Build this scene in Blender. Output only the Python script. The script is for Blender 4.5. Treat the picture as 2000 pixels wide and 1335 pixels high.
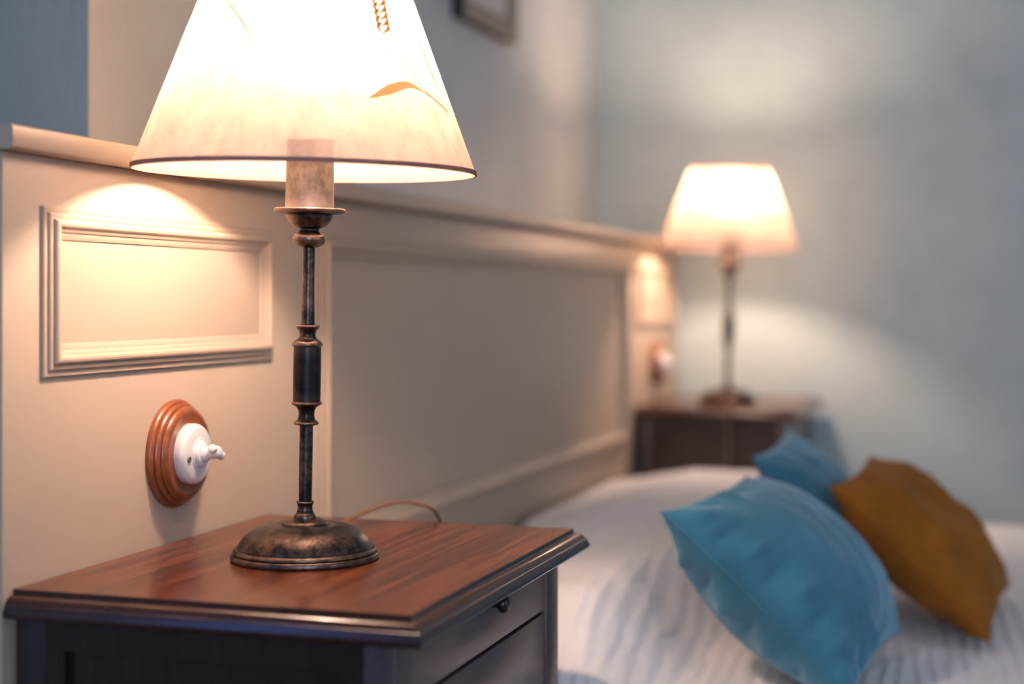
import bpy, bmesh, math, random
from mathutils import Vector, Matrix, noise
from math import sin, cos, pi, radians

scene = bpy.context.scene
COL = scene.collection
for o in list(bpy.data.objects):
    bpy.data.objects.remove(o)

# ------------------------------------------------------------------ camera
CAM = Vector((0.81, 0.0, 0.93))        # the headboard face is the plane x = 0
cam_data = bpy.data.cameras.new('camera')
cam = bpy.data.objects.new('camera', cam_data)
COL.objects.link(cam)
cam.location = CAM
cam.rotation_euler = (radians(90), 0, radians(17.66))
cam_data.sensor_width = 36
cam_data.lens = 54.0
cam_data.shift_y = -0.04175
cam_data.clip_start = 0.02
cam_data.dof.use_dof = True
cam_data.dof.focus_distance = 1.49
cam_data.dof.aperture_fstop = 2.1
scene.camera = cam

# ------------------------------------------------------------------ world, daylight, exposure
world = bpy.data.worlds.new('world')
scene.world = world
world.use_nodes = True
wb = world.node_tree.nodes['Background']
wb.inputs[0].default_value = (0.45, 0.62, 1.0, 1)
wb.inputs[1].default_value = 0.3

def area(name, loc, rot, sx, sy, power, color):
    l = bpy.data.lights.new(name, 'AREA')
    l.shape = 'RECTANGLE'; l.size = sx; l.size_y = sy
    l.energy = power; l.color = color
    o = bpy.data.objects.new(name, l); COL.objects.link(o)
    o.location = loc; o.rotation_euler = rot
    return o
# daylight entering by the window of the right-hand wall, behind the camera
DAY = area('window_daylight', (4.02, 0.9, 1.55), (0, radians(90), 0), 1.5, 2.3, 10, (0.80, 0.86, 1.0))
BACK = area('back_window_daylight', (2.1, -2.57, 1.55), (radians(90), 0, 0), 2.0, 1.5, 54, (0.60, 0.75, 1.0))
# added blue light in an unseen alcove window, placed to glint on nightstand edges
GLINT = area('added_blue_glint_light', (-0.87, -0.87, 1.60), (0, radians(-90), 0), 1.2, 0.60, 8, (0.10, 0.30, 1.0))

scene.view_settings.view_transform = 'Standard'
scene.view_settings.look = 'None'
scene.view_settings.exposure = 0.15
scene.view_settings.gamma = 1.0
scene.view_settings.use_curve_mapping = False
scene.cycles.use_denoising = True
scene.cycles.max_bounces = 10
scene.cycles.diffuse_bounces = 5
scene.cycles.transmission_bounces = 8
scene.cycles.sample_clamp_indirect = 25.0
scene.cycles.caustics_reflective = False
scene.cycles.caustics_refractive = False
BULB_STRENGTH = 435.0

# ------------------------------------------------------------------ material helpers
def new_mat(name):
    m = bpy.data.materials.new(name); m.use_nodes = True
    nt = m.node_tree
    return m, nt, nt.nodes['Principled BSDF']

def node(nt, typ, **kw):
    n = nt.nodes.new(typ)
    for k, v in kw.items():
        if k.startswith('in_'):
            key = k[3:].replace('_', ' ')
            n.inputs[key].default_value = v
        else:
            setattr(n, k, v)
    return n

def coords(nt, scale=(1, 1, 1), rot=(0, 0, 0)):
    tc = nt.nodes.new('ShaderNodeTexCoord')
    mp = nt.nodes.new('ShaderNodeMapping')
    mp.inputs['Scale'].default_value = scale
    mp.inputs['Rotation'].default_value = rot
    nt.links.new(tc.outputs['Object'], mp.inputs['Vector'])
    return mp.outputs['Vector']

def ramp(nt, fac, stops):
    r = nt.nodes.new('ShaderNodeValToRGB')
    e = r.color_ramp.elements
    e[0].position, e[0].color = stops[0][0], (*stops[0][1], 1)
    e[1].position, e[1].color = stops[-1][0], (*stops[-1][1], 1)
    for p, c in stops[1:-1]:
        x = e.new(p); x.color = (*c, 1)
    nt.links.new(fac, r.inputs['Fac'])
    return r.outputs['Color']

def bump(nt, bsdf, height, strength, dist):
    b = nt.nodes.new('ShaderNodeBump')
    b.inputs['Strength'].default_value = strength
    b.inputs['Distance'].default_value = dist
    nt.links.new(height, b.inputs['Height'])
    nt.links.new(b.outputs['Normal'], bsdf.inputs['Normal'])
    return b

def noise_tex(nt, vec, scale, detail=4, rough=0.55, dist=0.0):
    n = nt.nodes.new('ShaderNodeTexNoise')
    n.inputs['Scale'].default_value = scale
    n.inputs['Detail'].default_value = detail
    n.inputs['Roughness'].default_value = rough
    n.inputs['Distortion'].default_value = dist
    nt.links.new(vec, n.inputs['Vector'])
    return n.outputs['Fac']

# ------------------------------------------------------------------ materials
def mat_wallpaint(name, lo, hi):
    m, nt, b = new_mat(name)
    v = coords(nt, (1, 1, 0.12))
    f = noise_tex(nt, v, 260, 3, 0.6)
    g = noise_tex(nt, coords(nt), 6, 3)
    mx = node(nt, 'ShaderNodeMath', operation='MULTIPLY_ADD')
    nt.links.new(f, mx.inputs[0]); mx.inputs[1].default_value = 0.8; nt.links.new(g, mx.inputs[2])
    c = ramp(nt, mx.outputs[0], [(0.55, lo), (1.2, hi)])
    nt.links.new(c, b.inputs['Base Color'])
    b.inputs['Roughness'].default_value = 0.5
    b.inputs['Specular IOR Level'].default_value = 0.35
    bump(nt, b, f, 0.35, 0.0012)
    return m

def mat_plain(name, col, rough=0.6, spec=0.5, var=0.06, scale=12, bmp=0.0, coat=0.0):
    m, nt, b = new_mat(name)
    v = coords(nt)
    f = noise_tex(nt, v, scale, 4)
    lo = tuple(c * (1 - var) for c in col); hi = tuple(min(1, c * (1 + var)) for c in col)
    nt.links.new(ramp(nt, f, [(0.3, lo), (0.7, hi)]), b.inputs['Base Color'])
    b.inputs['Roughness'].default_value = rough
    b.inputs['Specular IOR Level'].default_value = spec
    b.inputs['Coat Weight'].default_value = coat
    b.inputs['Coat Roughness'].default_value = 0.15
    if bmp: bump(nt, b, noise_tex(nt, v, scale * 20, 3), bmp, 0.0006)
    return m

def mat_wood(name, dark, mid, light, scale=(1, 1, 1), rough=0.3, coat=0.4, grain=1.0, spec=0.5):
    m, nt, b = new_mat(name)
    v = coords(nt, scale)
    w = noise_tex(nt, v, 9, 6, 0.6, 1.2)
    f = noise_tex(nt, v, 60, 4, 0.65)
    mx = node(nt, 'ShaderNodeMath', operation='MULTIPLY_ADD')
    nt.links.new(f, mx.inputs[0]); mx.inputs[1].default_value = 0.45 * grain
    nt.links.new(w, mx.inputs[2])
    c = ramp(nt, mx.outputs[0], [(0.45, dark), (0.72, mid), (1.0, light)])
    nt.links.new(c, b.inputs['Base Color'])
    b.inputs['Roughness'].default_value = rough
    b.inputs['Specular IOR Level'].default_value = spec
    b.inputs['Coat Weight'].default_value = coat
    b.inputs['Coat Roughness'].default_value = 0.12
    bump(nt, b, f, 0.12, 0.0006)
    return m

def mat_bronze(name, dark, light, rough=0.36):
    m, nt, b = new_mat(name)
    v = coords(nt)
    f = noise_tex(nt, v, 70, 6, 0.7)
    g = noise_tex(nt, v, 420, 3, 0.7)
    geo = nt.nodes.new('ShaderNodeNewGeometry')
    pt = ramp(nt, geo.outputs['Pointiness'], [(0.50, (0, 0, 0)), (0.57, (1, 1, 1))])
    a = node(nt, 'ShaderNodeMath', operation='ADD'); nt.links.new(f, a.inputs[0])
    k = node(nt, 'ShaderNodeMath', operation='MULTIPLY'); nt.links.new(pt, k.inputs[0]); k.inputs[1].default_value = 0.8
    nt.links.new(k.outputs[0], a.inputs[1])
    c = ramp(nt, a.outputs[0], [(0.50, dark), (1.0, light)])
    nt.links.new(c, b.inputs['Base Color'])
    b.inputs['Metallic'].default_value = 0.85
    r = ramp(nt, g, [(0.3, (rough - 0.06,) * 3), (0.7, (rough + 0.1,) * 3)])
    nt.links.new(r, b.inputs['Roughness'])
    bump(nt, b, g, 0.12, 0.0004)
    return m

SHADE_MIX = (0.68, 0.60)     # forward lobe against diffuse, transmitted against reflected
def mat_shade():
    m = bpy.data.materials.new('backlit_parchment'); m.use_nodes = True
    nt = m.node_tree; nt.nodes.clear()
    out = nt.nodes.new('ShaderNodeOutputMaterial')
    v = coords(nt, (1, 1, 0.38))
    f = noise_tex(nt, v, 75, 5, 0.65)
    g = noise_tex(nt, coords(nt, (1, 1, 0.5)), 380, 3, 0.6)
    a = node(nt, 'ShaderNodeMath', operation='MULTIPLY_ADD'); nt.links.new(g, a.inputs[0]); a.inputs[1].default_value = 0.4
    nt.links.new(f, a.inputs[2])
    ct = ramp(nt, a.outputs[0], [(0.42, (0.27, 0.175, 0.12)), (0.92, (0.50, 0.385, 0.30))])
    d = nt.nodes.new('ShaderNodeBsdfDiffuse'); nt.links.new(ramp(nt, a.outputs[0], [(0.45, (0.74, 0.66, 0.59)), (0.95, (0.84, 0.77, 0.71))]), d.inputs['Color'])
    t = nt.nodes.new('ShaderNodeBsdfTranslucent'); nt.links.new(ct, t.inputs['Color'])
    # thin paper scatters most light forward: a rough transmission lobe beside the diffuse one
    g = nt.nodes.new('ShaderNodeBsdfRefraction'); nt.links.new(ct, g.inputs['Color'])
    g.inputs['Roughness'].default_value = 0.85; g.inputs['IOR'].default_value = 1.25
    mx = nt.nodes.new('ShaderNodeMixShader'); mx.inputs[0].default_value = SHADE_MIX[0]
    nt.links.new(t.outputs[0], mx.inputs[1]); nt.links.new(g.outputs[0], mx.inputs[2])
    m2 = nt.nodes.new('ShaderNodeMixShader'); m2.inputs[0].default_value = SHADE_MIX[1]
    nt.links.new(d.outputs[0], m2.inputs[1]); nt.links.new(mx.outputs[0], m2.inputs[2])
    tp = nt.nodes.new('ShaderNodeBsdfTransparent'); tp.inputs[0].default_value = (1.0, 0.93, 0.85, 1)
    m3 = nt.nodes.new('ShaderNodeMixShader'); m3.inputs[0].default_value = 0.12
    nt.links.new(m2.outputs[0], m3.inputs[1]); nt.links.new(tp.outputs[0], m3.inputs[2])
    nt.links.new(m3.outputs[0], out.inputs['Surface'])
    return m

def mat_translucent(name, col, tcol, mix):
    m = bpy.data.materials.new(name); m.use_nodes = True
    nt = m.node_tree; nt.nodes.clear()
    out = nt.nodes.new('ShaderNodeOutputMaterial')
    f = noise_tex(nt, coords(nt), 300, 3)
    c = ramp(nt, f, [(0.3, tuple(x * .85 for x in tcol)), (0.7, tcol)])
    d = nt.nodes.new('ShaderNodeBsdfDiffuse'); d.inputs['Color'].default_value = (*col, 1)
    t = nt.nodes.new('ShaderNodeBsdfTranslucent'); nt.links.new(c, t.inputs['Color'])
    mx = nt.nodes.new('ShaderNodeMixShader'); mx.inputs[0].default_value = mix
    nt.links.new(d.outputs[0], mx.inputs[1]); nt.links.new(t.outputs[0], mx.inputs[2])
    nt.links.new(mx.outputs[0], out.inputs['Surface'])
    return m

def mat_emit(name, col, s):
    m = bpy.data.materials.new(name); m.use_nodes = True
    nt = m.node_tree; nt.nodes.clear()
    out = nt.nodes.new('ShaderNodeOutputMaterial')
    e = nt.nodes.new('ShaderNodeEmission'); e.inputs[0].default_value = (*col, 1); e.inputs[1].default_value = s
    nt.links.new(e.outputs[0], out.inputs['Surface'])
    return m

def mat_velvet(name, col, sheen_tint, sheen=0.6, weave=900, rough=0.75):
    m, nt, b = new_mat(name)
    v = coords(nt)
    f = noise_tex(nt, v, 14, 4)
    lo = tuple(c * 0.8 for c in col); hi = tuple(min(1, c * 1.2) for c in col)
    nt.links.new(ramp(nt, f, [(0.3, lo), (0.7, hi)]), b.inputs['Base Color'])
    b.inputs['Roughness'].default_value = rough
    b.inputs['Specular IOR Level'].default_value = 0.2
    b.inputs['Sheen Weight'].default_value = sheen
    b.inputs['Sheen Roughness'].default_value = 0.5
    b.inputs['Sheen Tint'].default_value = (*sheen_tint, 1)
    bump(nt, b, noise_tex(nt, v, weave, 2), 0.25, 0.0006)
    return m

def mat_coverlet():
    m, nt, b = new_mat('white_crinkled_cotton')
    v = coords(nt, (1.0, 0.28, 1.0), (0, 0, radians(-14)))
    w = nt.nodes.new('ShaderNodeTexWave')
    w.wave_type = 'BANDS'; w.bands_direction = 'X'
    w.inputs['Scale'].default_value = 15; w.inputs['Distortion'].default_value = 4.5
    w.inputs['Detail'].default_value = 3; w.inputs['Detail Scale'].default_value = 1.6
    nt.links.new(v, w.inputs['Vector'])
    f = noise_tex(nt, coords(nt, (1, 0.5, 1)), 120, 4)
    a = node(nt, 'ShaderNodeMath', operation='MULTIPLY_ADD'); nt.links.new(f, a.inputs[0]); a.inputs[1].default_value = 0.5
    nt.links.new(w.outputs['Fac'], a.inputs[2])
    g = noise_tex(nt, coords(nt), 8, 3)
    nt.links.new(ramp(nt, g, [(0.3, (0.90, 0.87, 0.87)), (0.7, (0.95, 0.92, 0.92))]), b.inputs['Base Color'])
    b.inputs['Roughness'].default_value = 0.85
    b.inputs['Specular IOR Level'].default_value = 0.2
    b.inputs['Sheen Weight'].default_value = 0.15
    bump(nt, b, a.outputs[0], 0.5, 0.0038)
    return m

M = {}
M['wall'] = mat_wallpaint('blue_grey_wallcovering', (0.43, 0.535, 0.54), (0.52, 0.62, 0.62))
M['wall_shaded'] = mat_wallpaint('shaded_blue_wallcovering', (0.21, 0.275, 0.30), (0.29, 0.36, 0.38))  # wall end turned from the lamp; shade put into the darker blue
M['wall_l'] = mat_wallpaint('warm_grey_wallcovering', (0.48, 0.515, 0.52), (0.57, 0.60, 0.60))
M['wall_lit'] = mat_wallpaint('lamplit_cream_wallcovering', (0.78, 0.66, 0.48), (0.86, 0.74, 0.56))  # left wall beside the near lamp; its warm light is put into the cream
M['ceiling'] = mat_plain('white_ceiling_plaster', (0.78, 0.77, 0.75), 0.8, 0.3, 0.03)
M['trim'] = mat_plain('white_trim_paint', (0.75, 0.74, 0.71), 0.4)
M['greige'] = mat_plain('greige_satin_paint', (0.49, 0.385, 0.29), 0.44, 0.4, 0.02, 5, 0.05)
M['top'] = mat_wood('reddish_walnut_lacquer', (0.016, 0.0032, 0.0014), (0.080, 0.018, 0.0065), (0.24, 0.072, 0.024), (7.5, 0.17, 7.5), 0.25, 0.10, 1.3, 0.42)
M['edge'] = mat_wood('reddish_walnut_edge', (0.030, 0.0085, 0.005), (0.042, 0.012, 0.007), (0.056, 0.018, 0.010), (2, 2, 2), 0.25, 0.2, 1.0, 0.5)
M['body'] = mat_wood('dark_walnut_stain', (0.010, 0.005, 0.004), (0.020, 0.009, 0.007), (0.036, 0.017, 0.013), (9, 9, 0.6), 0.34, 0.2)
M['drawer'] = mat_wood('cool_lit_walnut_stain', (0.055, 0.030, 0.030), (0.080, 0.045, 0.044), (0.11, 0.064, 0.060), (9, 0.6, 9), 0.34, 0.2)  # walnut of the front; cool reflected light put into the paler tone
M['black_knob'] = mat_plain('blackened_knob', (0.012, 0.012, 0.014), 0.3, 0.6)
M['bronze'] = mat_bronze('aged_bronze', (0.036, 0.030, 0.028), (0.36, 0.225, 0.165), 0.31)
M['bronze_dark'] = mat_bronze('blackened_bronze', (0.016, 0.018, 0.021), (0.065, 0.048, 0.04), 0.36)
M['sleeve'] = mat_bronze('mottled_antique_bronze', (0.15, 0.12, 0.10), (0.46, 0.34, 0.28), 0.5)
M['shade'] = mat_shade()
M['shade_trim'] = mat_translucent('shade_rim_tape', (0.42, 0.26, 0.22), (0.45, 0.2, 0.14), 0.3)
M['print'] = mat_translucent('pressed_straw', (0.60, 0.40, 0.22), (0.66, 0.38, 0.18), 0.48)
M['print_dark'] = mat_translucent('pressed_straw_stalk', (0.50, 0.32, 0.17), (0.22, 0.105, 0.045), 0.48)
M['bulb'] = mat_emit('glowing_bulb', (1.0, 0.695, 0.52), BULB_STRENGTH)
M['cord'] = mat_plain('brown_cord_plastic', (0.155, 0.078, 0.042), 0.4)
M['switchwood'] = mat_wood('orange_brown_turned_wood', (0.14, 0.035, 0.012), (0.25, 0.07, 0.022), (0.33, 0.105, 0.036), (6, 6, 1.2), 0.34, 0.35)
M['porcelain'] = mat_plain('white_porcelain', (0.80, 0.77, 0.76), 0.18, 0.5, 0.02, 20, 0, 0.5)
M['screw'] = mat_plain('brass_screw', (0.32, 0.26, 0.17), 0.4)
M['screw'].node_tree.nodes['Principled BSDF'].inputs['Metallic'].default_value = 0.9
M['coverlet'] = mat_coverlet()
M['mattress'] = mat_plain('mattress_ticking', (0.7, 0.68, 0.66), 0.8)
M['teal'] = mat_velvet('teal_velvet', (0.036, 0.170, 0.255), (0.55, 0.80, 0.95), 0.55)
M['mustard'] = mat_velvet('ochre_brown_cotton', (0.31, 0.105, 0.010), (0.9, 0.6, 0.3), 0.12, 700, 0.85)
M['frame'] = mat_plain('taupe_picture_frame', (0.30, 0.255, 0.20), 0.45)
M['frameedge'] = mat_plain('black_frame_edge', (0.012, 0.012, 0.012), 0.5)
M['mat'] = mat_plain('pale_paper_mat', (0.72, 0.68, 0.66), 0.8)
M['floor'] = mat_wood('oak_floor_boards', (0.12, 0.065, 0.035), (0.19, 0.105, 0.055), (0.26, 0.15, 0.08), (8, 0.5, 8), 0.4, 0.15)

def mat_glass():
    m = bpy.data.materials.new('thin_clear_glass'); m.use_nodes = True
    nt = m.node_tree; nt.nodes.clear()
    out = nt.nodes.new('ShaderNodeOutputMaterial')
    t = nt.nodes.new('ShaderNodeBsdfTransparent'); t.inputs[0].default_value = (0.97, 0.98, 0.98, 1)
    g = nt.nodes.new('ShaderNodeBsdfGlossy'); g.inputs['Roughness'].default_value = 0.03
    mx = nt.nodes.new('ShaderNodeMixShader')
    mx.inputs[0].default_value = 0.08; nt.links.new(t.outputs[0], mx.inputs[1]); nt.links.new(g.outputs[0], mx.inputs[2])
    nt.links.new(mx.outputs[0], out.inputs['Surface'])
    return m
M['glass'] = mat_glass()

# ------------------------------------------------------------------ object helpers
def tag(o, label=None, cat=None, group=None, kind=None):
    if label: o['label'] = label
    if cat: o['category'] = cat
    if group: o['group'] = group
    if kind: o['kind'] = kind
    return o

def empty(name, loc=(0, 0, 0), rz=0):
    o = bpy.data.objects.new(name, None); COL.objects.link(o)
    o.location = loc; o.rotation_euler = (0, 0, rz); o.empty_display_size = 0.05
    return o

def link(name, bm, mat, parent=None, smooth=False, loc=None):
    bmesh.ops.recalc_face_normals(bm, faces=bm.faces)
    me = bpy.data.meshes.new(name); bm.to_mesh(me); bm.free()
    me.materials.append(mat)
    if smooth:
        for p in me.polygons: p.use_smooth = True
        if smooth != 'all': me.set_sharp_from_angle(angle=radians(smooth if smooth is not True else 40))
    o = bpy.data.objects.new(name, me); COL.objects.link(o)
    if parent: o.parent = parent
    if loc: o.location = loc
    return o

def box(bm, x0, x1, y0, y1, z0, z1, bev=0.0):
    r = bmesh.ops.create_cube(bm, size=1.0)
    vs = r['verts']
    for v in vs:
        v.co = Vector((x0 if v.co.x < 0 else x1, y0 if v.co.y < 0 else y1, z0 if v.co.z < 0 else z1))
    if bev:
        es = list({e for v in vs for e in v.link_edges})
        bmesh.ops.bevel(bm, geom=es, offset=bev, segments=2, affect='EDGES', profile=0.5)
    return bm

def boxobj(name, dims, mat, parent=None, bev=0.0):
    bm = bmesh.new(); box(bm, *dims, bev=bev)
    return link(name, bm, mat, parent, smooth=30 if bev else False)

def lathe(bm, prof, seg=64, mtx=None, cap=True):
    rings = []
    for r, h in prof:
        if r < 1e-6:
            rings.append([bm.verts.new((0, 0, h))])
        else:
            rings.append([bm.verts.new((r * cos(2 * pi * i / seg), r * sin(2 * pi * i / seg), h)) for i in range(seg)])
    for a, b in zip(rings[:-1], rings[1:]):
        for i in range(seg):
            j = (i + 1) % seg
            if len(a) == 1 and len(b) == 1: continue
            if len(a) == 1: bm.faces.new((a[0], b[i], b[j]))
            elif len(b) == 1: bm.faces.new((a[i], a[j], b[0]))
            else: bm.faces.new((a[i], a[j], b[j], b[i]))
    if cap:
        for rg in (rings[0], rings[-1]):
            if len(rg) > 2: bm.faces.new(rg)
    if mtx is not None:
        for rg in rings:
            for v in rg: v.co = mtx @ v.co
    return bm

def smooth_prof(pts, sub=4):
    """Catmull-Rom through the points; a point given twice makes a crease"""
    out = []
    n = len(pts)
    for i in range(n - 1):
        p1, p2 = Vector(pts[i]), Vector(pts[i + 1])
        if (p1 - p2).length < 1e-7: continue
        p0 = Vector(pts[i - 1]) if i > 0 and (Vector(pts[i - 1]) - p1).length > 1e-7 else p1 - (p2 - p1)
        p3 = Vector(pts[i + 2]) if i < n - 2 and (Vector(pts[i + 2]) - p2).length > 1e-7 else p2 + (p2 - p1)
        for k in range(sub):
            t = k / sub
            q = 0.5 * ((2 * p1) + (p2 - p0) * t + (2 * p0 - 5 * p1 + 4 * p2 - p3) * t * t + (3 * p1 - p0 - 3 * p2 + p3) * t ** 3)
            out.append((max(q.x, 0), q.y))
    out.append(tuple(pts[-1]))
    return out

def tube(bm, pts, rx, ry=None, seg=10, sub=8, up=Vector((0, 0, 1))):
    ry = ry or rx
    P = []
    n = len(pts); V = [Vector(p) for p in pts]
    for i in range(n - 1):
        p1, p2 = V[i], V[i + 1]
        p0 = V[i - 1] if i else p1 * 2 - p2
        p3 = V[i + 2] if i < n - 2 else p2 * 2 - p1
        for k in range(sub):
            t = k / sub
            P.append(0.5 * ((2 * p1) + (p2 - p0) * t + (2 * p0 - 5 * p1 + 4 * p2 - p3) * t * t + (3 * p1 - p0 - 3 * p2 + p3) * t ** 3))
    P.append(V[-1])
    rings = []
    side = None
    for i, p in enumerate(P):
        d = (P[min(i + 1, len(P) - 1)] - P[max(i - 1, 0)]).normalized()
        if side is None:
            side = d.cross(up).normalized()
        side = (side - d * side.dot(d)).normalized()
        nrm = side.cross(d).normalized()
        rings.append([bm.verts.new(p + side * rx * cos(2 * pi * k / seg) + nrm * ry * sin(2 * pi * k / seg)) for k in range(seg)])
    for a, b in zip(rings[:-1], rings[1:]):
        for k in range(seg):
            j = (k + 1) % seg
            bm.faces.new((a[k], a[j], b[j], b[k]))
    bm.faces.new(rings[0]); bm.faces.new(rings[-1])
    return bm

def copy_tree(o, parent=None):
    c = o.copy(); COL.objects.link(c)
    if parent:
        c.parent = parent
    for ch in list(o.children):
        copy_tree(ch, c)
    return c

# ------------------------------------------------------------------ the room
Y1 = 3.99            # far wall
XW = -0.22           # wall behind the headboard
YW = 1.578           # where that wall ends in an outer corner
H = 2.7
tag(boxobj('wall_left', (-0.90, XW, 2.28, Y1 + 0.1, 0, H), M['wall_l']), kind='structure')
tag(boxobj('wall_left_lit', (-0.90, XW, YW + 0.004, 2.28, 0, H), M['wall_lit']), kind='structure')  # same left wall, the near lamp's glow painted as cream
tag(boxobj('wall_return', (-0.90, XW, YW, YW + 0.004, 0, H), M['wall_shaded']), kind='structure')  # end of that wall, coloured darker for its shade
bm = bmesh.new()
box(bm, -1.0, -0.90, -2.6, -1.22, 0, H); box(bm, -1.0, -0.90, -0.52, YW + 0.1, 0, H)
box(bm, -1.0, -0.90, -1.22, -0.52, 0, 0.95); box(bm, -1.0, -0.90, -1.22, -0.52, 2.25, H)
tag(link('wall_alcove', bm, M['wall']), kind='structure')
bm = bmesh.new()
box(bm, -0.98, -0.88, -1.22, -0.52, 0.95, 1.00); box(bm, -0.98, -0.88, -1.22, -0.52, 2.20, 2.25)
for y in (-1.22, -0.57): box(bm, -0.98, -0.88, y, y + 0.05, 1.00, 2.20)
w2 = tag(link('added_glint_window', bm, M['trim']), kind='structure')  # unseen window added around the blue glint light
for y in (-1.17,):
    boxobj('pane', (-0.95, -0.944, y, y + 0.60, 1.00, 2.20), M['glass'], w2)
tag(boxobj('wall_far', (-1.0, 4.2, Y1, Y1 + 0.1, 0, H), M['wall']), kind='structure')
bm = bmesh.new()
box(bm, -1.0, 1.05, -2.7, -2.6, 0, H); box(bm, 3.15, 4.2, -2.7, -2.6, 0, H)
box(bm, 1.05, 3.15, -2.7, -2.6, 0, 0.75); box(bm, 1.05, 3.15, -2.7, -2.6, 2.35, H)
tag(link('wall_back', bm, M['wall']), kind='structure')
bm = bmesh.new()
box(bm, 1.05, 3.15, -2.68, -2.59, 0.75, 0.80); box(bm, 1.05, 3.15, -2.68, -2.59, 2.30, 2.35)
for x in (1.05, 2.075, 3.10): box(bm, x, x + 0.05, -2.68, -2.59, 0.80, 2.30)
w3 = tag(link('window_3', bm, M['trim']), kind='structure')
for x in (1.10, 2.125):
    boxobj('pane', (x, x + 0.975, -2.64, -2.634, 0.80, 2.30), M['glass'], w3)
bm = bmesh.new()
box(bm, 4.1, 4.2, -2.6, -1.35, 0, H); box(bm, 4.1, 4.2, 1.15, Y1, 0, H)
box(bm, 4.1, 4.2, -1.35, 1.15, 0, 0.75); box(bm, 4.1, 4.2, -1.35, 1.15, 2.35, H)
tag(link('wall_right', bm, M['wall']), kind='structure')
tag(boxobj('floor', (-1.0, 4.2, -2.7, Y1 + 0.1, -0.08, 0), M['floor']), kind='structure')
tag(boxobj('ceiling', (-1.0, 4.2, -2.7, Y1 + 0.1, H, H + 0.08), M['ceiling']), kind='structure')
bm = bmesh.new()
box(bm, 4.06, 4.18, -1.35, 1.15, 0.75, 0.81); box(bm, 4.06, 4.18, -1.35, 1.15, 2.29, 2.35)
for y in (-1.35, -0.13, 1.09): box(bm, 4.06, 4.18, y, y + 0.06, 0.81, 2.29)
wn = tag(link('window_1', bm, M['trim']), kind='structure')
for y in (-1.29, -0.07):
    boxobj('pane', (4.13, 4.136, y, y + 1.16, 0.81, 2.29), M['glass'], wn)
for nm, d in (('baseboard_far', (XW, 4.1, Y1 - 0.015, Y1, 0, 0.1)), ('baseboard_right', (4.085, 4.1, -2.6, Y1 - 0.015, 0, 0.1)),
              ('baseboard_back', (-0.9, 4.085, -2.6, -2.585, 0, 0.1))):
    tag(boxobj(nm, d, M['trim'], bev=0.003), kind='structure')

# ------------------------------------------------------------------ headboard
CZ = CAM.z
HB0, HB1 = 1.114, 3.975
hb = empty('headboard', (-0.11, HB0, 0))
tag(hb, 'long greige painted wood headboard with moulded panels and a shallow top ledge', 'headboard')
def in_hb(o):
    o.parent = hb; o.location = -Vector(hb.location); return o
in_hb(boxobj('board', (-0.215, 0.0, HB0, HB1, 0.0, CZ + 0.127), M['greige'], bev=0.0015))
# ledge: nosed front strip with a small cove under it
bm = bmesh.new()
prof = [(-0.215, 0.1485), (0.0125, 0.1485), (0.0155, 0.147), (0.0165, 0.144), (0.0165, 0.1315), (0.0155, 0.1290), (0.0125, 0.1275), (0.0, 0.127), (-0.215, 0.127)]
a = [bm.verts.new((x, HB0 - 0.008, CZ + z)) for x, z in prof]
b = [bm.verts.new((x, HB1, CZ + z)) for x, z in prof]
for i in range(len(prof)):
    j = (i + 1) % len(prof)
    bm.faces.new((a[i], a[j], b[j], b[i]))
bm.faces.new(a); bm.faces.new(b)
in_hb(link('top_ledge', bm, M['greige'], smooth=30))

MOULD = [(0, 0), (0, .0042), (.0008, .0052), (.0042, .0054), (.0048, .0046), (.0054, .0048), (.0060, .0082), (.0070, .0092), (.0098, .0092),
         (.0104, .0082), (.0110, .0086), (.0116, .0125), (.0130, .0142), (.0150, .0148), (.0172, .0140), (.0186, .0122), (.0190, .0104),
         (.0200, .0100), (.0224, .0082), (.0232, .0064), (.0240, .0063), (.0275, .0044), (.0290, .0034), (.0294, 0)]
def panel(y0, y1, z0, z1, sc=1.0, MH=0.68):
    """a field panel with four mitred strips of moulding, the outside edge at y0..y1, z0..z1"""
    w = 0.0294 * sc
    f = in_hb(boxobj('panel', (0.0001, 0.0012, y0 + w * .8, y1 - w * .8, z0 + w * .8, z1 - w * .8), M['greige']))
    C = [(y0, z0), (y1, z0), (y1, z1), (y0, z1)]
    I = [(1, 1), (-1, 1), (-1, -1), (1, -1)]
    for k in range(4):
        l = (k + 1) % 4
        bm = bmesh.new()
        A = [bm.verts.new((h * MH, C[k][0] + I[k][0] * u * sc, C[k][1] + I[k][1] * u * sc)) for u, h in MOULD]
        B = [bm.verts.new((h * MH, C[l][0] + I[l][0] * u * sc, C[l][1] + I[l][1] * u * sc)) for u, h in MOULD]
        for i in range(len(MOULD) - 1):
            bm.faces.new((A[i], A[i + 1], B[i + 1], B[i]))
        bm.faces.new(A); bm.faces.new(B)
        s = link('moulding_strip', bm, M['greige'], f, smooth=24)
panel(1.169, 1.618, CZ - 0.0695, CZ + 0.0827)
panel(1.732, 3.372, CZ - 0.322, CZ + 0.0845, 1.12, 1.25)
panel(3.486, 3.935, CZ - 0.0695, CZ + 0.0827)

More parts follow.
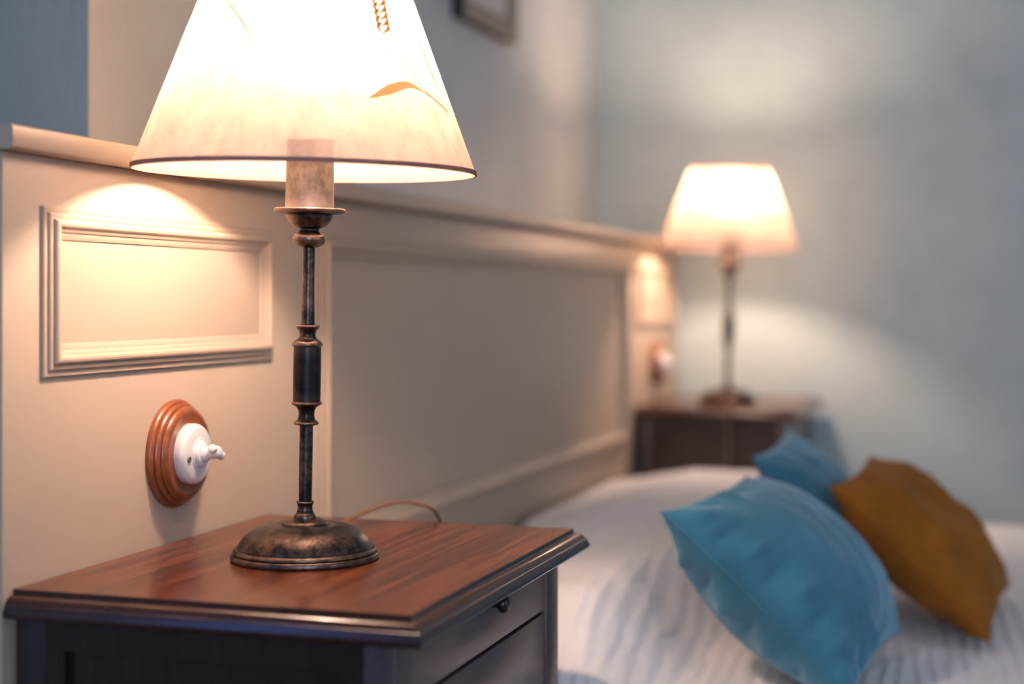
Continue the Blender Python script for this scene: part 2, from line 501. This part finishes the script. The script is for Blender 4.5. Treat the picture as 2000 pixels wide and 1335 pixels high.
# ------------------------------------------------------------------ rotary switches
RX = Matrix.Rotation(radians(90), 4, 'Y')      # lathe axis z -> +x
def make_switch():
    r = empty('rotary_switch')
    bm = bmesh.new()
    lathe(bm, smooth_prof([(0, 0), (0.055, 0), (0.055, 0), (0.0555, 0.004), (0.0535, 0.0068), (0.0515, 0.0074), (0.0515, 0.0074), (0.0520, 0.0095),
                           (0.0500, 0.0122), (0.0480, 0.0128), (0.0480, 0.0128), (0.0483, 0.0148), (0.0455, 0.0178), (0.0420, 0.0188),
                           (0.0385, 0.0182), (0.0365, 0.0180), (0.0365, 0.0180), (0, 0.0180)], 4), 72, RX)
    link('backplate', bm, M['switchwood'], r, smooth=50)
    bm = bmesh.new()
    lathe(bm, smooth_prof([(0, 0.0178), (0.0312, 0.0178), (0.0312, 0.0178), (0.0312, 0.0225), (0.0302, 0.0262), (0.0275, 0.0288), (0.0220, 0.0300), (0.0165, 0.0304),
                           (0.0160, 0.0312),
                           (0.0140, 0.0312), (0.0132, 0.0335), (0.0118, 0.0352), (0.0095, 0.0358), (0, 0.0358)], 4), 64, RX)
    c = link('porcelain_cover', bm, M['porcelain'], r, smooth=60)
    for a in (radians(190), radians(10)):
        bm = bmesh.new()
        mt = Matrix.Translation((0, cos(a) * 0.0215, sin(a) * 0.0215)) @ RX
        lathe(bm, [(0, 0.0296), (0.0032, 0.0296), (0.0032, 0.0306), (0.0028, 0.0310), (0.0012, 0.0303), (0, 0.0300)], 18, mt)
        link('screw', bm, M['screw'], c, smooth=40)
    # turn knob: round stalk that widens into a cross handle with rounded ends
    k = bmesh.new()
    lean = Matrix.Translation((0.034, 0, 0)) @ Matrix.Rotation(radians(-9), 4, 'Y') @ Matrix.Translation((-0.034, 0, 0))
    lathe(k, smooth_prof([(0, 0.0330), (0.0088, 0.0330), (0.0088, 0.0330), (0.0086, 0.0365), (0.0074, 0.0390), (0.0066, 0.0410), (0.0062, 0.0440), (0.0064, 0.0475), (0.0068, 0.0500), (0.0058, 0.0530), (0.0035, 0.0545), (0, 0.0548)], 4), 28, lean @ RX)
    kn = link('turn_knob', k, M['porcelain'], r, smooth=70)
    k = bmesh.new()
    ax = lean @ Matrix.Translation((0.0495, 0, 0)) @ Matrix.Rotation(radians(62), 4, 'X')
    lathe(k, smooth_prof([(0, -0.0125), (0.0026, -0.0121), (0.0044, -0.0105), (0.0047, -0.0082), (0.0042, -0.0055), (0.0046, 0), (0.0042, 0.0055), (0.0047, 0.0082), (0.0044, 0.0105), (0.0026, 0.0121), (0, 0.0125)], 3), 20, ax)
    link('cross_handle', k, M['porcelain'], kn, smooth=70)
    return r
sw = make_switch()
sw.location = (0.0002, 1.398, CZ - 0.158)
tag(sw, 'white porcelain rotary switch on a round brown wooden plate, behind the near lamp', 'switch', 'rotary switches on the headboard')
sw2 = copy_tree(sw)
sw2.location = (0.0002, 3.706, CZ - 0.158)
tag(sw2, 'small out-of-focus rotary switch on the headboard beside the far lamp', 'switch', 'rotary switches on the headboard')

# ------------------------------------------------------------------ nightstands
TZ = CZ - 0.248          # table top height
def make_nightstand():
    """origin on the floor, at the wall side of the near end; x out from the wall, y along it"""
    r = empty('nightstand')
    X0, XF = 0.006, 0.355            # body back and front
    YA, YB = 0.016, 0.484            # body sides (0 = outer edge of the top is -0.002)
    # top with moulded edge on three sides
    E = [(0.0, 0.0), (0.0006, -0.0008), (0.0008, -0.0042), (0.0016, -0.0048), (0.0030, -0.0048), (0.0060, -0.0056), (0.0090, -0.0078), (0.0108, -0.0102), (0.0112, -0.0112),
         (0.0122, -0.0118), (0.0130, -0.0136), (0.0142, -0.0162), (0.0150, -0.0186), (0.0149, -0.0206), (0.0132, -0.0226), (0.0100, -0.0232)]
    bm = bmesh.new()
    rings = []
    ya, yb, xf, xb = 0.015, 0.495, 0.3685, 0.004
    for u, z in E:
        rings.append([bm.verts.new((xb, ya - u, TZ + z)), bm.verts.new((xf + u, ya - u, TZ + z)),
                      bm.verts.new((xf + u, yb + u, TZ + z)), bm.verts.new((xb, yb + u, TZ + z))])
    for a, b in zip(rings[:-1], rings[1:]):
        for i in range(4):
            j = (i + 1) % 4
            bm.faces.new((a[i], a[j], b[j], b[i]))
    bm.faces.new(rings[0]); bm.faces.new(rings[-1])
    tt = link('table_top', bm, M['top'], r, smooth=25)
    tt.data.materials.append(M['edge'])
    for p in tt.data.polygons:
        if abs(p.normal.z) < 0.995: p.material_index = 1
    zt = TZ - 0.0232
    # corner legs
    for x0, x1, y0, y1 in ((XF - 0.027, XF, YA, YA + 0.045), (XF - 0.027, XF, YB - 0.045, YB), (X0, X0 + 0.03, YA, YA + 0.03), (X0, X0 + 0.03, YB - 0.03, YB)):
        boxobj('leg', (x0, x1, y0, y1, 0.0, zt), M['drawer'] if x1 > 0.2 else M['body'], r, bev=0.0007)  # front legs carry the drawers' painted-in cool light
    # framed side panels
    for ys, s in ((YA, 1), (YB, -1)):
        bm = bmesh.new()
        def sb(x0, x1, d0, d1, z0, z1):
            a, b = sorted((ys + s * d0, ys + s * d1)); box(bm, x0, x1, a, b, z0, z1)
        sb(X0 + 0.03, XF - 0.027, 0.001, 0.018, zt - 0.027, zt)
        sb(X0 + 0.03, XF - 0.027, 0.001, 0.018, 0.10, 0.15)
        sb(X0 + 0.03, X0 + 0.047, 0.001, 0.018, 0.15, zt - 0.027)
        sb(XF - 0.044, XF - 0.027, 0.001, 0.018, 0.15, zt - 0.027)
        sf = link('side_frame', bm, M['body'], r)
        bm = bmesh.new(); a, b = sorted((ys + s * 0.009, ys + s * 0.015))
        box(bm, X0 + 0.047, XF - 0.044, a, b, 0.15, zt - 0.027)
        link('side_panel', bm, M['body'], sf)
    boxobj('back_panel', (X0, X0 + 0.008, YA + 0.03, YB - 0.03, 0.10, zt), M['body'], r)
    # front: tray rail with small knob, drawers below separated by dark gaps
    boxobj('carcass_interior', (X0 + 0.04, XF - 0.022, YA + 0.02, YB - 0.02, 0.10, zt - 0.004), M['frameedge'], r)
    y0, y1 = YA + 0.045, YB - 0.045
    rail = boxobj('pull_out_tray', (XF - 0.020, XF - 0.0005, y0, y1, zt - 0.0535, zt - 0.0010), M['drawer'], r, bev=0.001)
    def knob(par, y, z, rr=0.0080):
        bm = bmesh.new()
        mt = Matrix.Translation((XF, y, z)) @ RX
        lathe(bm, smooth_prof([(0, -0.001), (rr * .55, -0.001), (rr * .5, 0.003), (rr * .55, 0.006), (rr, 0.0095), (rr * 1.05, 0.0130), (rr * .8, 0.0165), (rr * .4, 0.0180), (0, 0.0184)], 3), 24, mt)
        link('knob', bm, M['black_knob'], par, smooth=60)
    knob(rail, (y0 + y1) / 2 + 0.007, zt - 0.0135)
    zz = zt - 0.0575
    first = True
    for hh in (0.0735, 0.135, 0.135, 0.135):
        if zz - hh < 0.09: hh = zz - 0.11
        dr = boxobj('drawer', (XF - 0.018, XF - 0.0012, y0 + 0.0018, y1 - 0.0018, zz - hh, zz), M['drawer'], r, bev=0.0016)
        if not first: knob(dr, (y0 + y1) / 2, zz - hh / 2, 0.011)
        first = False
        zz -= hh + 0.006
        if zz < 0.16: break
    boxobj('bottom_rail', (XF - 0.020, XF - 0.0008, y0, y1, 0.075, zz), M['body'], r)
    return r
ns = make_nightstand()
ns.location = (0.0, 1.109, 0.0)
tag(ns, 'dark reddish wooden nightstand in the foreground, one lamp on its glossy top', 'nightstand', 'matching nightstands at both ends of the headboard')
ns2 = copy_tree(ns)
ns2.location = (0.0, 3.455, 0.0)
tag(ns2, 'dark wooden nightstand beyond the bed, blurred in the far corner', 'nightstand', 'matching nightstands at both ends of the headboard')

# ------------------------------------------------------------------ table lamps
LX = 0.175
def make_lamp():
    r = empty('table_lamp')
    bm = bmesh.new()
    lathe(bm, smooth_prof([(0, 0.0), (0.0690, 0.0), (0.0690, 0.0), (0.0706, 0.0016), (0.0706, 0.0040), (0.0696, 0.0058), (0.0680, 0.0064), (0.0680, 0.0064), (0.0686, 0.0078), (0.0682, 0.0094), (0.0664, 0.0108), (0.0648, 0.0112), (0.0648, 0.0112),
                           (0.0635, 0.0140), (0.0600, 0.0195), (0.0540, 0.0252), (0.0460, 0.0296), (0.0370, 0.0322), (0.0290, 0.0330), (0.0240, 0.0328), (0.0226, 0.0332), (0.0226, 0.0332),
                           (0.0215, 0.0352), (0.0180, 0.0372), (0.0130, 0.0382), (0.0108, 0.0384), (0.0108, 0.0384), (0, 0.0384)], 4), 96)
    link('base', bm, M['bronze'], r, smooth=55)
    # everything above the foot leans slightly
    lean = Matrix.Rotation(radians(1.2), 4, Vector((cos(radians(17.66)), sin(radians(17.66)), 0))) @ Matrix.Rotation(radians(1.0), 4, Vector((-sin(radians(17.66)), cos(radians(17.66)), 0)))
    T = Matrix.Translation((0, 0, 0.036)) @ lean @ Matrix.Translation((0, 0, -0.036))
    def part(name, prof, mat, seg=48, par=r, sm=50, sub=4, cap=True):
        bm = bmesh.new(); lathe(bm, smooth_prof(prof, sub), seg, T, cap)
        return link(name, bm, mat, par, smooth=sm)
    stem = part('stem', [(0, 0.0378), (0.0106, 0.0378), (0.0106, 0.0378), (0.0106, 0.0405), (0.0098, 0.0425), (0.0078, 0.0450), (0.0070, 0.0490), (0.0074, 0.0520), (0.0084, 0.0532), (0.0084, 0.0532), (0.0084, 0.0548), (0.0062, 0.0555), (0.0062, 0.0555),
                  (0.0064, 0.10), (0.0063, 0.1275), (0.0063, 0.1275), (0.0105, 0.1282), (0.0118, 0.1295), (0.0114, 0.1310), (0.0090, 0.1328), (0.0077, 0.1365), (0.0078, 0.1410), (0.0098, 0.1450), (0.0130, 0.1470), (0.0146, 0.1482), (0.0146, 0.1498), (0.0133, 0.1505), (0.0133, 0.1505),
                  (0.0000, 0.1508)], M['bronze'])
    part('barrel', [(0, 0.1500), (0.0131, 0.1500), (0.0131, 0.1500), (0.0133, 0.177), (0.0131, 0.2035), (0.0131, 0.2035), (0, 0.2038)], M['bronze_dark'])
    part('upper_stem', [(0, 0.2030), (0.0134, 0.2030), (0.0134, 0.2030), (0.0146, 0.2042), (0.0146, 0.2058), (0.0132, 0.2078), (0.0098, 0.2100), (0.0078, 0.2130), (0.0080, 0.2170), (0.0105, 0.2205), (0.0115, 0.2218), (0.0115, 0.2218), (0.0112, 0.2232), (0.0066, 0.2240), (0.0066, 0.2240),
                  (0.0060, 0.255), (0.0057, 0.2970), (0.0057, 0.2970), (0.0090, 0.2980), (0.0140, 0.3005), (0.0157, 0.3045), (0.0148, 0.3090), (0.0110, 0.3122), (0.0096, 0.3138), (0.0096, 0.3138), (0.0100, 0.3155), (0.0150, 0.3175), (0.0195, 0.3215), (0.0220, 0.3260), (0.0228, 0.3290), (0.0228, 0.3290), (0.0290, 0.3298), (0.0335, 0.3312), (0.0344, 0.3330), (0.0338, 0.3344), (0.0325, 0.3344), (0.0290, 0.3332), (0, 0.3325)], M['bronze'])
    sl = part('socket_sleeve', [(0, 0.3318), (0.0232, 0.3318), (0.0232, 0.3318), (0.0228, 0.365), (0.0222, 0.398), (0.0222, 0.398), (0.0212, 0.400), (0, 0.400)], M['sleeve'])
    # bulb and its holder, set at about a third of the shade's height from the top
    bm = bmesh.new(); lathe(bm, smooth_prof([(0, 0.400), (0.0150, 0.400), (0.0150, 0.400), (0.0150, 0.443), (0.0140, 0.446), (0, 0.446)], 2), 24, T)
    link('bulb_holder', bm, M['porcelain'], sl, smooth=50)
    bm = bmesh.new(); bmesh.ops.create_icosphere(bm, subdivisions=2, radius=0.029, matrix=T @ Matrix.Translation((0.0, 0, 0.492)) @ Matrix.Diagonal((1, 1, 1.18, 1)))
    link('bulb', bm, M['bulb'], r, smooth='all')
    # shade, hung a few millimetres off the stem's axis
    T = Matrix.Translation((-0.0042 * cos(radians(17.66)), -0.0042 * sin(radians(17.66)), 0)) @ T
    HB, HT, RB, RT = 0.3695, 0.556, 0.1625, 0.0915
    bm = bmesh.new()
    seg, n = 128, 16
    for i in range(n):
        for k in range(seg):
            pass
    lathe(bm, [(RB + (RT - RB) * t / n, HB + (HT - HB) * t / n) for t in range(n + 1)], seg, T, cap=False)
    sh = link('lamp_shade', bm, M['shade'], r, smooth='all')
    def trim(name, h, rad, hw):
        bm = bmesh.new()
        lathe(bm, [(rad - 0.0012, h - hw), (rad + 0.0008, h - hw), (rad + 0.0010 - hw * .3, h + hw), (rad - 0.0010 - hw * .3, h + hw), (rad - 0.0012, h - hw)], seg, T, cap=False)
        link(name, bm, M['shade_trim'], sh, smooth=60)
    trim('bottom_rim', HB + 0.001, RB, 0.0022); trim('top_rim', HT - 0.001, RT, 0.0022)
    # wire spider carrying the shade
    bm = bmesh.new()
    for k in range(3):
        a = 2 * pi * k / 3 + 0.5
        tube(bm, [(0.013 * cos(a), 0.013 * sin(a), 0.448), (0.05 * cos(a), 0.05 * sin(a), 0.480), (0.082 * cos(a), 0.082 * sin(a), 0.53), ((RT - .001) * cos(a), (RT - .001) * sin(a), HT - 0.003)], 0.0011, seg=6, sub=4)
    for v in bm.verts: v.co = T @ v.co
    link('shade_carrier', bm, M['bronze_dark'], r, smooth=True)
    # pressed wheat stalks on the paper. each point: sideways angle (degrees) and height
    def P(th, h, off=0.0005):
        rr = RB + (RT - RB) * (h - HB) / (HT - HB) + off
        a = radians(-90 + 17.66 - 6.5 + th)      # 0 faces into the room, towards the bed's foot
        return Vector((rr * cos(a), rr * sin(a), h))
    def ribbon(bm, pts, ws):
        L = []
        for i in range(len(pts) - 1):
            p0 = pts[max(i - 1, 0)]; p1 = pts[i]; p2 = pts[i + 1]; p3 = pts[min(i + 2, len(pts) - 1)]
            for k in range(6):
                t = k / 6
                f = lambda a, b, c, d: 0.5 * ((2 * b) + (c - a) * t + (2 * a - 5 * b + 4 * c - d) * t * t + (3 * b - a - 3 * c + d) * t ** 3)
                L.append((f(p0[0], p1[0], p2[0], p3[0]), f(p0[1], p1[1], p2[1], p3[1]), ws[i] + (ws[i + 1] - ws[i]) * t))
        L.append((*pts[-1], ws[-1]))
        prev = None
        for i, (th, h, w) in enumerate(L):
            p = P(th, h)
            d = (P(*L[min(i + 1, len(L) - 1)][:2]) - P(*L[max(i - 1, 0)][:2])).normalized()
            a = radians(-90 + 17.66 - 6.5 + th)
            nrm = Vector((cos(a), sin(a), 0.38)).normalized()
            s = d.cross(nrm).normalized() * w * 0.5
            cur = (bm.verts.new(p + s), bm.verts.new(p - s))
            if prev: bm.faces.new((prev[0], prev[1], cur[1], cur[0]))
            prev = cur
    def U(px, py):     # sheet position on the front of the cone -> (angle, height)
        u = (px - 597) * 0.000487; h = 0.3695 + (332 - py) * 0.00052
        rr = RB + (RT - RB) * (h - HB) / (HT - HB)
        return (math.degrees(math.asin(max(-1, min(1, u / rr)))), h)
    def pressed(name, strips, mat='print'):
        bm = bmesh.new()
        for pts, ws in strips: ribbon(bm, pts, ws)
        for v in bm.verts: v.co = T @ v.co
        link(name, bm, M[mat], sh)
    pressed('pressed_stalk', [([U(345, 162), U(375, 110), U(405, 55), U(445, 33), U(490, 48), U(540, 100), U(580, 158)], [.0010, .0042, .0028, .0018, .0018, .0018, .0007])], 'print_dark')
    pressed('pressed_twig', [([U(380, 12), U(392, 38), U(420, 40)], [.0010, .0026, .0012])], 'print_dark')
    pressed('pressed_stalk', [([U(778, 102), U(815, 150), U(850, 195), U(884, 228)], [.0011, .0013, .0013, .0013])], 'print_dark')
    pressed('pressed_leaf', [([U(768, 222), U(800, 202), U(824, 190), U(848, 198), U(884, 226)], [.0006, .0100, .0072, .0020, .0012])])
    pressed('pressed_blade', [([U(822, 84), U(836, 120), U(858, 170), U(880, 215)], [.0006, .0042, .0036, .0010])])
    for i in range(11):                                   # the grains of the ear
        cx, cy = 777 - i * 3.2, 98 - i * 12
        for s in (-1, 1):
            pressed('pressed_grain', [([U(cx, cy + 4), U(cx + s * 8, cy - 7), U(cx + s * 3, cy - 18)], [.0008, .0046, .0006])], 'print_dark')
    return r, T
lamp, T = make_lamp()
lamp2 = copy_tree(lamp)
# cords: each lamp its own run
bm = bmesh.new()
LY = 1.341
W = lambda x, y, z: (x - LX, y - LY, z)
tube(bm, [W(0.205, 1.395, 0.004), W(0.150, 1.478, 0.0035), W(0.128, 1.535, 0.004), W(0.140, 1.562, 0.013), W(0.165, 1.588, 0.022), W(0.187, 1.606, 0.019), W(0.202, 1.632, 0.003), W(0.206, 1.652, -0.06), W(0.19, 1.66, -0.2)], 0.0034, 0.0019, seg=10, sub=8)
link('power_cord', bm, M['cord'], lamp, smooth=True)
bm = bmesh.new()
tube(bm, [(0.02, -0.06, 0.004), (0.05, -0.10, 0.004), (0.045, -0.15, 0.005), (0.038, -0.185, 0.004), (0.036, -0.203, -0.006), (0.036, -0.2065, -0.03), (0.037, -0.2068, -0.12), (0.037, -0.207, -0.3)], 0.0034, 0.0019, seg=10, sub=8)
link('power_cord', bm, M['cord'], lamp2, smooth=True)
lamp.location = (LX, LY, TZ)
tag(lamp, 'bronze table lamp with glowing wheat-printed shade on the foreground nightstand', 'lamp', 'lit table lamps on the nightstands')
lamp2.location = (0.190, 3.636, TZ)
tag(lamp2, 'blurred lit table lamp on the far nightstand in the corner', 'lamp', 'lit table lamps on the nightstands')

# ------------------------------------------------------------------ bed
BZ = CZ - 0.475
bed = empty('bed', (1.0, 2.55, 0))
tag(bed, 'low double bed under the white coverlet, set against the headboard', 'bed')
def in_bed(o):
    o.parent = bed; o.location = -Vector(bed.location); return o
BY0, BY1, BX1 = 1.70, 3.385, 2.06
in_bed(boxobj('mattress', (0.03, BX1 - 0.03, BY0 + 0.03, BY1 - 0.03, 0.22, BZ - 0.035), M['mattress'], bev=0.03))
in_bed(boxobj('bed_frame', (0.03, BX1 - 0.04, BY0 + 0.04, BY1 - 0.04, 0.10, 0.22), M['body'], bev=0.004))
for x in (0.08, BX1 - 0.14):
    for y in (BY0 + 0.07, BY1 - 0.13):
        in_bed(boxobj('leg', (x, x + 0.06, y, y + 0.06, 0, 0.10), M['body'], bev=0.003))

def sstep(a, b, t):
    t = max(0.0, min(1.0, (t - a) / (b - a))); return t * t * (3 - 2 * t)
def cover_z(x, y):
    # two pillows under the coverlet against the headboard
    px = 0.74 + 0.26 * sstep(0.0, 0.20, x)
    front = 0.435 + 0.012 * sin(y * 9) + 0.01 * sin(y * 23 + 1)
    px *= 1 - sstep(front - 0.105, front + 0.012, x)
    valley = 1 - 0.16 * math.exp(-((y - 2.53) / 0.045) ** 2)
    ends = sstep(BY0 - 0.02, BY0 + 0.17, y) * (1 - 0.75 * sstep(BY1 - 0.20, BY1 + 0.02, y))
    h = 0.118 * px * valley * (0.35 + 0.65 * ends)
    n = noise.noise(Vector((x * 5, y * 3, 0))) * 0.006 + noise.noise(Vector((x * 26 + 3 * sin(y * 5), y * 7, 4))) * 0.0028
    return BZ + h + n * (0.5 + 0.5 * sstep(0.0, 0.1, x))
bm = bmesh.new()
NX, NY = 260, 210
X0, Y0, YE, XE = 0.014, BY0, BY1, BX1
sk = 7
grid = []
def cpt(i, j):
    # beyond the mattress edge the cloth hangs down
    x = X0 + (XE - X0) * min(max(i, 0), NX) / NX
    jj = min(max(j, 0), NY)
    y = Y0 + (YE - Y0) * jj / NY
    z = cover_z(x, y)
    e = 0.0
    def fold(k):
        a = k / sk
        return (0.018 * sin(min(a * 3, 1) * pi / 2), -0.33 * max(0, a - 0.02) - 0.012 * min(a * 6, 1))
    if j < 0:
        o, d = fold(-j); y -= o + 0.006 * sin(x * 26) * (-j / sk); z += d
    if j > NY:
        o, d = fold(j - NY); y += o * 0.9; z += d
    if i > NX:
        o, d = fold(i - NX); x += o + 0.006 * sin(y * 26) * ((i - NX) / sk); z += d
    return Vector((x, y, z))
V = {}
for i in range(0, NX + sk + 1):
    for j in range(-sk, NY + sk + 1):
        V[i, j] = bm.verts.new(cpt(i, j))
for i in range(0, NX + sk):
    for j in range(-sk, NY + sk):
        bm.faces.new((V[i, j], V[i + 1, j], V[i + 1, j + 1], V[i, j + 1]))
cov = link('coverlet', bm, M['coverlet'], smooth='all')
sd = cov.modifiers.new('thick', 'SOLIDIFY'); sd.thickness = 0.006; sd.offset = -1
tag(cov, 'white crinkled cotton coverlet drawn over the bed and its pillows', 'bedspread')

# ------------------------------------------------------------------ cushions
def cushion(name, A, B, C, D, thick, mat, seed, puck=1.0, wr=1.0):
    """A,B upper edge, D,C lower edge (A-D is the edge that faces the camera)"""
    A, B, C, D = (Vector(p) for p in (A, B, C, D))
    cen = (A + B + C + D) / 4
    nrm = (B - A).cross(D - A).normalized()
    if nrm.z < 0: nrm = -nrm
    n = 56
    bm = bmesh.new()
    rnd = random.Random(seed)
    ph = [rnd.uniform(0, 6.28) for _ in range(6)]
    def pt(u, v, s):
        # u: A->B, v: A->D, both -1..1
        # edges drawn in between the corners
        k = 0.075
        uu = u * (1 - k * (1 - v * v)); vv = v * (1 - k * (1 - u * u))
        a, b = (uu + 1) / 2, (vv + 1) / 2
        p = A * (1 - a) * (1 - b) + B * a * (1 - b) + D * (1 - a) * b + C * a * b
        e = (1 - u * u) * (1 - v * v)
        t = thick * 0.5 * (max(0, 1 - abs(u) ** 2.3) * max(0, 1 - abs(v) ** 2.3)) ** 0.56
        # puckers running in from the seams
        du = 1 - abs(u); dv = 1 - abs(v)
        pk = math.exp(-((du - .10) / .10) ** 2) * (sin(v * 13 + ph[0] + s) ** 3) + math.exp(-((dv - .10) / .10) ** 2) * (sin(u * 12 + ph[1]) ** 3)
        t += -0.0060 * puck * pk * min(1, e * 9) * (1.0 if u < 0 else 0.3)
        w = noise.noise(Vector((u * 2.2 + seed, v * 2.2, s * 3))) * 0.010 + noise.noise(Vector((u * 6 + v * 3, v * 2 - u * 4 + seed, s))) * 0.0045
        t += w * wr * min(1, e * 3)
        return p + nrm * s * t
    VV = {}
    for s in (1, -1):
        for i in range(n + 1):
            for j in range(n + 1):
                if i in (0, n) or j in (0, n):
                    if s == -1:
                        VV[i, j, -1] = VV[i, j, 1]; continue
                u = -cos(pi * i / n) * .35 + (2 * i / n - 1) * .65
                v = -cos(pi * j / n) * .35 + (2 * j / n - 1) * .65
                VV[i, j, s] = bm.verts.new(pt(u, v, s) - cen)
    for s in (1, -1):
        for i in range(n):
            for j in range(n):
                bm.faces.new((VV[i, j, s], VV[i + 1, j, s], VV[i + 1, j + 1, s], VV[i, j + 1, s]))
    o = link(name, bm, mat, smooth='all', loc=cen)
    # piping seam
    bm = bmesh.new()
    loop = []
    for i in range(n + 1): loop.append(pt(2 * i / n - 1, -1, 1))
    for j in range(1, n + 1): loop.append(pt(1, 2 * j / n - 1, 1))
    for i in range(n - 1, -1, -1): loop.append(pt(2 * i / n - 1, 1, 1))
    for j in range(n - 1, 0, -1): loop.append(pt(-1, 2 * j / n - 1, 1))
    rings = []
    m = len(loop)
    for i, p in enumerate(loop):
        d = (loop[(i + 1) % m] - loop[i - 1]).normalized()
        s1 = d.cross(nrm).normalized(); s2 = s1.cross(d)
        rings.append([bm.verts.new(p - cen + s1 * 0.0016 * cos(2 * pi * k / 6) + s2 * 0.0016 * sin(2 * pi * k / 6)) for k in range(6)])
    for i in range(m):
        a, b = rings[i], rings[(i + 1) % m]
        for k in range(6):
            j = (k + 1) % 6
            bm.faces.new((a[k], a[j], b[j], b[k]))
    link('seam', bm, mat, o, smooth='all')
    return o
def R(dx, dy, dz): return (CAM.x + dx, CAM.y + dy, CAM.z + dz)
c1 = cushion('cushion', R(-.380, 1.77, -.250), R(-.335, 2.125, -.245), R(-.130, 2.13, -.445), R(-.165, 1.79, -.462), 0.178, M['teal'], 3, 1.7, 0.5)
tag(c1, 'teal velvet cushion nearest the camera, leaning against the covered pillows', 'cushion', 'teal velvet cushions')
c2 = cushion('cushion', R(-.345, 2.24, -.230), R(-.340, 2.58, -.215), R(-.165, 2.57, -.435), R(-.170, 2.24, -.452), 0.105, M['teal'], 8, 0.8, 0.6)
tag(c2, 'teal velvet cushion half hidden behind the front teal one', 'cushion', 'teal velvet cushions')
c3 = cushion('cushion', R(-.230, 2.21, -.265), R(-.203, 2.56, -.255), R(.014, 2.55, -.450), R(-.016, 2.16, -.462), 0.138, M['mustard'], 14, 1.0, 1.1)
tag(c3, 'ochre brown cushion leaning against the half hidden teal cushion', 'cushion')

# ------------------------------------------------------------------ picture on the left wall
pf = empty('picture_frame', (XW, 2.30, 1.45))
tag(pf, 'small taupe picture frame with pale mat, cut off by the top of the photo', 'picture frame')
def in_pf(o):
    o.parent = pf; o.location = -Vector(pf.location); return o
PY0, PY1, PZ0, PZ1, PX = 2.845, 3.190, 1.487, 1.815, 0.030
def frame_ring(x0, outer, xin, inner, name, mat, parent_fn):
    bm = bmesh.new()
    def ring(m, x): return [bm.verts.new((XW + x, y, z)) for y, z in ((PY0 + m, PZ0 + m), (PY1 - m, PZ0 + m), (PY1 - m, PZ1 - m), (PY0 + m, PZ1 - m))]
    rs = [ring(m, x) for m, x in outer]
    for a, b in zip(rs[:-1], rs[1:]):
        for i in range(4):
            j = (i + 1) % 4
            bm.faces.new((a[i], a[j], b[j], b[i]))
    return parent_fn(link(name, bm, mat))
frame_ring(0, [(0, 0.001), (0, PX - 0.004)], 0, 0, 'frame_edge', M['frameedge'], in_pf)
frame_ring(0, [(0, PX - 0.004), (0.001, PX - 0.001), (0.004, PX), (0.014, PX), (0.018, PX - 0.003), (0.040, PX - 0.010), (0.042, PX - 0.010), (0.044, PX - 0.015), (0.046, PX - 0.022)], 0, 0, 'frame', M['frame'], in_pf)
in_pf(boxobj('paper_mat', (XW + 0.001, XW + PX - 0.016, PY0 + 0.0445, PY1 - 0.0445, PZ0 + 0.0445, PZ1 - 0.0445), M['mat']))
in_pf(boxobj('glazing', (XW + PX - 0.0145, XW + PX - 0.013, PY0 + 0.0446, PY1 - 0.0446, PZ0 + 0.0446, PZ1 - 0.0446), M['glass']))
bpy.context.view_layer.update()
